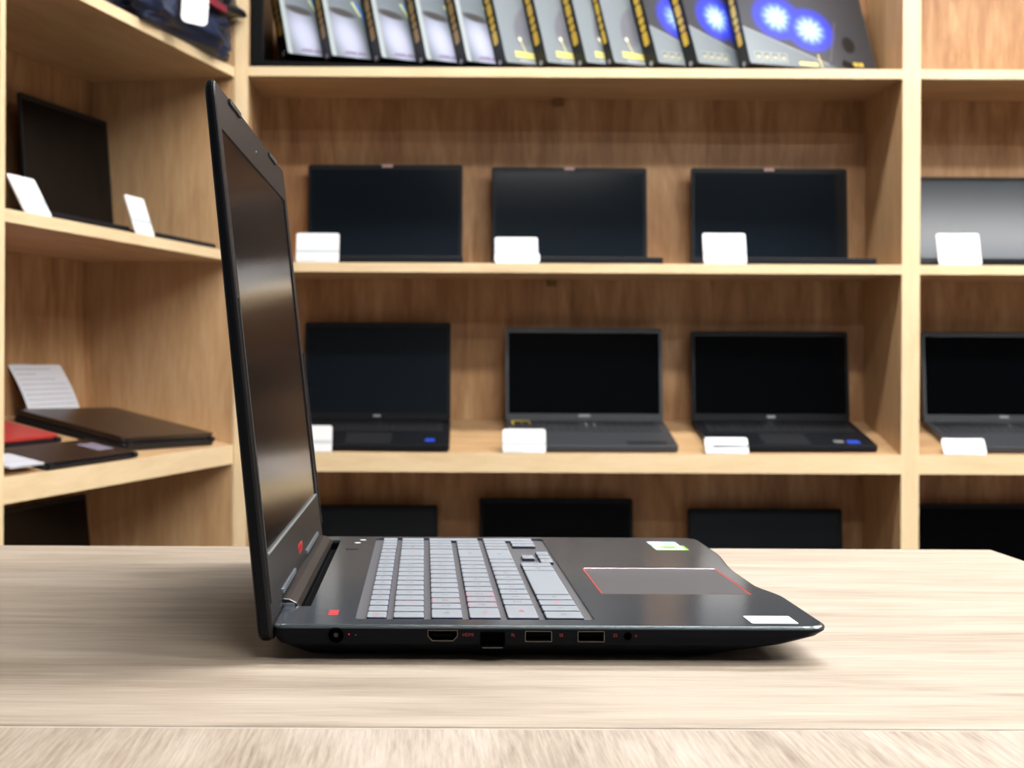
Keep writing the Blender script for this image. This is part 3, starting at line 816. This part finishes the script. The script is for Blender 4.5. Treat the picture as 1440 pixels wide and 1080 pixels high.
for i, px in enumerate(lefts):
    kind = 'lamp' if i < 5 else ('figure' if i < 9 else 'blue')
    o = protos[kind] if kind not in used else copy_tree(protos[kind]); used.add(kind)
    yaw = A30 if i < 11 else math.radians(20)
    lift = CT * math.sin(math.radians(21)) + ((.018, .013, .009, .005, .002)[i] if i < 5 else 0.0)
    fy = FY + .020
    # bottom left front corner where the photo shows it; leaning to the left about that corner's depth axis
    o.location = ((px - PPX) * fy / F_PX, fy, Z0 + .0008 + lift)
    o.rotation_euler = (0, 0, 0)
    o.rotation_mode = 'QUATERNION'
    q = Matrix.Rotation(yaw, 4, 'Z') @ Matrix.Rotation(-math.radians(21), 4, 'X')
    if i == 8: o.scale = (1, .66, 1)
    if i == 11: o.scale = (1.06, 1, 1)
    o.rotation_quaternion = q.to_quaternion()
    if i < 11: o['label'] = desc[kind] + ', ' + names[i] + ' from the left'
    else: o['label'] = 'rightmost carton, its whole cover with two blue starburst lights in view'
gap_fill = MB(); gap_fill.prism([(0, 0), (.56, 0), (.56, .002), (0, .016)], 0, .22, Matrix(((1, 0, 0, 0), (0, 0, 1, 0), (0, 1, 0, 0), (0, 0, 0, 1))))  # added black filler for the dark space below the leaning cartons
tag(gap_fill.build('gap_wedge', carton_m, loc=(X(352), FY + .01, Z0 + .0003)), 'added black wedge filling the dark gap under the first five cartons', 'filler')
b = MB(); b.box(0, .036, 0, .24, 0, .25); o = b.build('black_box', carton_m, bevel=.002, loc=(X(350), FY + .03, Z0 + .0165)); o.scale = (.72, 1, 1)
tag(o, 'plain black box standing at the left end of the carton row', 'box')

# ------------------------------------------------------------------ left unit contents
G1L = 'laptops on the left shelving unit'
def left_laptop(t, v, zf, slant, w, d, h, lean, label, **k):
    z = zf + (TANS * v + .0005 if slant else 0)
    M = Matrix.Rotation(ROTL, 4, 'Z') @ Matrix.Rotation(ROT12 if slant else 0, 4, 'X')
    r = stock_laptop(lpos(t, v, z), M.to_euler(), w, d, h, lean + (ROT12 if slant else 0), label, G1L, **k)
    return r
left_laptop(.232, .030, LZ1, False, .415, .255, .287, math.radians(4.5), 'large black laptop on the left unit with a white card at each side', panel=bgpanel2_m)
left_laptop(.690, .030, LZ1, False, .400, .270, .250, math.radians(8), 'black laptop mostly hidden behind the left stile, next to the large one', panel=bgpanel2_m)
left_laptop(.320, .030, LZ3, True, .420, .265, .262, math.radians(6), 'black laptop screen low on the left unit, under its sloping shelf', panel=bgpanel2_m)
card(lpos(.918, .004, LZ1), ROTL, 'white price card with grey band at the far left, front corner of the black laptop', h=.074, lean=28)
card(lpos(.474, .004, LZ1), ROTL, 'white price card with grey band right of the large laptop screen', h=.080, lean=18, w=.092)

def closed_laptop(t, v, w, d, rz, label, top, side, th=.022, lift=0, extra=None, name='closed_laptop'):
    M = Matrix.Rotation(ROTL, 4, 'Z') @ Matrix.Rotation(ROT12, 4, 'X') @ Matrix.Rotation(rz, 4, 'Z')
    r = empty(name, lpos(t, v, on_slope(v, LZ2, .0008 + lift)), M.to_euler(), label, 'laptop', 'closed laptops on the left sloping shelf')
    b = MB(); b.soft(rrect(-w / 2, w / 2, -d / 2, d / 2, .012), 0, th * .55, .003); b.build('base', side, r)
    b = MB(); b.soft(rrect(-w / 2, w / 2, -d / 2 + .006, d / 2, .012), th * .60, th, .002); l = b.build('lid', top, r)
    b = MB(); b.box(-w * .4, w * .4, -d / 2 + .008, d / 2 - .004, th * .54, th * .61); b.build('lid_gap', black_m, r)
    for s in (-1, 1):
        b = MB(); b.prism(circle(0, 0, .006, 12), s * w * .46 - .010, s * w * .46 + .010, Matrix.Translation((0, -d / 2 + .004, th * .5)) @ Matrix.Rotation(PI / 2, 4, 'Y')); b.build('hinge', side, r)
    if extra: extra(l, th)
    return r
closed_laptop(.262, .160, .400, .262, math.radians(-5), 'closed black laptop lying on the left sloping shelf before the white paper', brown_m, bgshell_m, th=.026)
closed_laptop(.78, .225, .400, .190, math.radians(0), 'red laptop lid lying at the far left of the sloping shelf', redlid_m, bgshell_m, th=.018)
def stk(l, th):
    b = MB(); b.prism(rrect(.085, .155, -.02, .028, .002), th, th + .0004); o = b.build('sticker', plain('lilac_sticker', (.22, .20, .27), .35), l); o['label'] = 'grey lilac sticker'
closed_laptop(.700, .060, .380, .112, math.radians(0), 'dark brown laptop lid with a lilac sticker, below the red one', brown_m, bgshell_m, th=.012, extra=stk)
def silver_box():
    M = Matrix.Rotation(ROTL, 4, 'Z') @ Matrix.Rotation(ROT12, 4, 'X')
    r = empty('card_tray', lpos(.945, .004, on_slope(.004, LZ2, .013)), M.to_euler(), 'pale silver card lying at the left front corner of the sloping shelf', 'price card')
    b = MB(); b.prism(rrect(-.075, .045, .0, .070, .003), 0, .003); f = b.build('card_face', plain('silver_card', (.55, .57, .62), .4), r)
    b = MB(); b.box(-.07, .04, .02, .028, .003, .0034); b.build('grey_band', ink_m, f)
    return r
silver_box()
# printed sheet leaning on the back
def sheet():
    M = Matrix.Rotation(ROTL, 4, 'Z')
    r = empty('paper_sheet', lpos(.275, .288, on_slope(.288, LZ2, .0)), M.to_euler(), 'white printed paper sheet leaning on the back panel behind the closed laptop', 'paper')
    w, h = .235, .132
    rs = []
    f = MB(); n = 12
    prof = []
    for k in range(n + 1):
        s = h * k / n
        prof.append((.002 + .058 * (k / n) ** 1.0 - .006 * math.sin(PI * k / n), math.sqrt(max(0, s * s - (.05 * k / n) ** 2))))
    lft = [Vector((-w / 2, p[0], p[1])) for p in prof]
    ring_ = prof + [(p[0] + .0005, p[1]) for p in prof[::-1]]
    f.loft([[Vector((-w / 2, a, c)) for a, c in ring_], [Vector((w / 2, a, c)) for a, c in ring_]])
    o = f.build('sheet', paper_m, r)
    t = MB()
    for j in range(9):
        z = .118 - j * .0105; yy = None
        k = z / prof[-1][1] * n; i = min(n - 1, int(k)); fr = k - i
        ya = prof[i][0] * (1 - fr) + prof[i + 1][0] * fr - .0006
        x0 = -w / 2 + .012; x1 = w / 2 - .012 if j > 3 else (w / 2 - .06 if j % 2 else -.02)
        t.box(x0, x1, ya - .0001, ya + .0001, z, z + .0016)
    pass
    t.build('print_lines', ink_m, o)
sheet()
# bags on the top left shelf
def lump(name, mat, sx, sy, sz, seed, loc, rotz, parent=None, amp=.22, flat=.75):
    bm = bmesh.new(); bmesh.ops.create_icosphere(bm, subdivisions=5, radius=1)
    for v in bm.verts:
        p = v.co.copy()
        q = Vector([math.copysign(abs(c) ** .62, c) for c in p])
        nz = noise.fractal(p * 2.2 + Vector((seed, seed * .3, 0)), 1.0, 2.0, 3)
        fold = abs(noise.noise(Vector((p.x * 5 + seed, p.y * 1.5, p.z * 1.2)))) ** .7
        q *= 1 + amp * nz - amp * .55 * fold
        v.co = Vector((q.x * sx, q.y * sy, q.z * sz))
    zmin = min(v.co.z for v in bm.verts); cutz = zmin * flat
    for v in bm.verts: v.co.z = max(v.co.z, cutz) - cutz
    m = MB(); m.bm.free(); m.bm = bm
    o = m.build(name, mat, parent, smooth=True)
    o.location = loc; o.rotation_euler = (0, 0, rotz); return o
def bag(t, v, z, sx, sy, sz, mat, label, seed, strapm=blackcloth_m):
    r = empty('laptop_bag', lpos(t, v, z), (0, 0, ROTL), label, 'bag', 'bags on the top left shelf')
    lump('bag_body', mat, sx, sy, sz, seed, (0, 0, 0), 0, r)
    for xx in (-.55, .42):
        b = MB(); rs = []
        for k in range(13):
            a = -.25 * PI + 1.15 * PI * k / 12
            c = Vector((xx * sx, -sy * 1.02 * math.cos(a), sz * .72 + sz * .78 * math.sin(a)))
            rs.append([c + Vector((dx, 0, 0)) * 1.0 + Vector((0, dd * math.cos(a), -dd * math.sin(a))) for dx, dd in ((-.014, 0), (.014, 0), (.014, .004), (-.014, .004))])
        b.loft(rs); b.build('strap', strapm, r)
    return r
nb = bag(.315, .085, LZ0, .325, .120, .060, navy_m, 'folded navy blue bag lying at the front of the top left shelf', 3.3)
bb = bag(.24, .095, LZ0 + .085, .300, .125, .075, blackcloth_m, 'black bag lying on top of the folded navy bag', 9.1)
b = MB(); b.box(-.06, .10, -.128, -.118, .006, .020); b.build('red_piping', redcloth_m, bb)
tg = empty('hang_tag', lpos(.40, -.062, LZ0 + .012), (math.radians(-8), math.radians(6), math.radians(28)), 'white paper tag hanging down in front of the navy bag', 'tag')
b = MB(); b.prism(rrect(-.028, .028, 0, .105, [.012, .012, .003, .003]), -.0008, .0008, MY); f = b.build('tag_card', card_m, tg)
b = MB(); b.box(-.006, .008, -.0011, -.0008, .040, .052); b.build('tag_print', ink_m, f)
b = MB(); b.box(-.001, .001, -.001, .012, .103, .125); b.build('tag_string', white_m, tg)
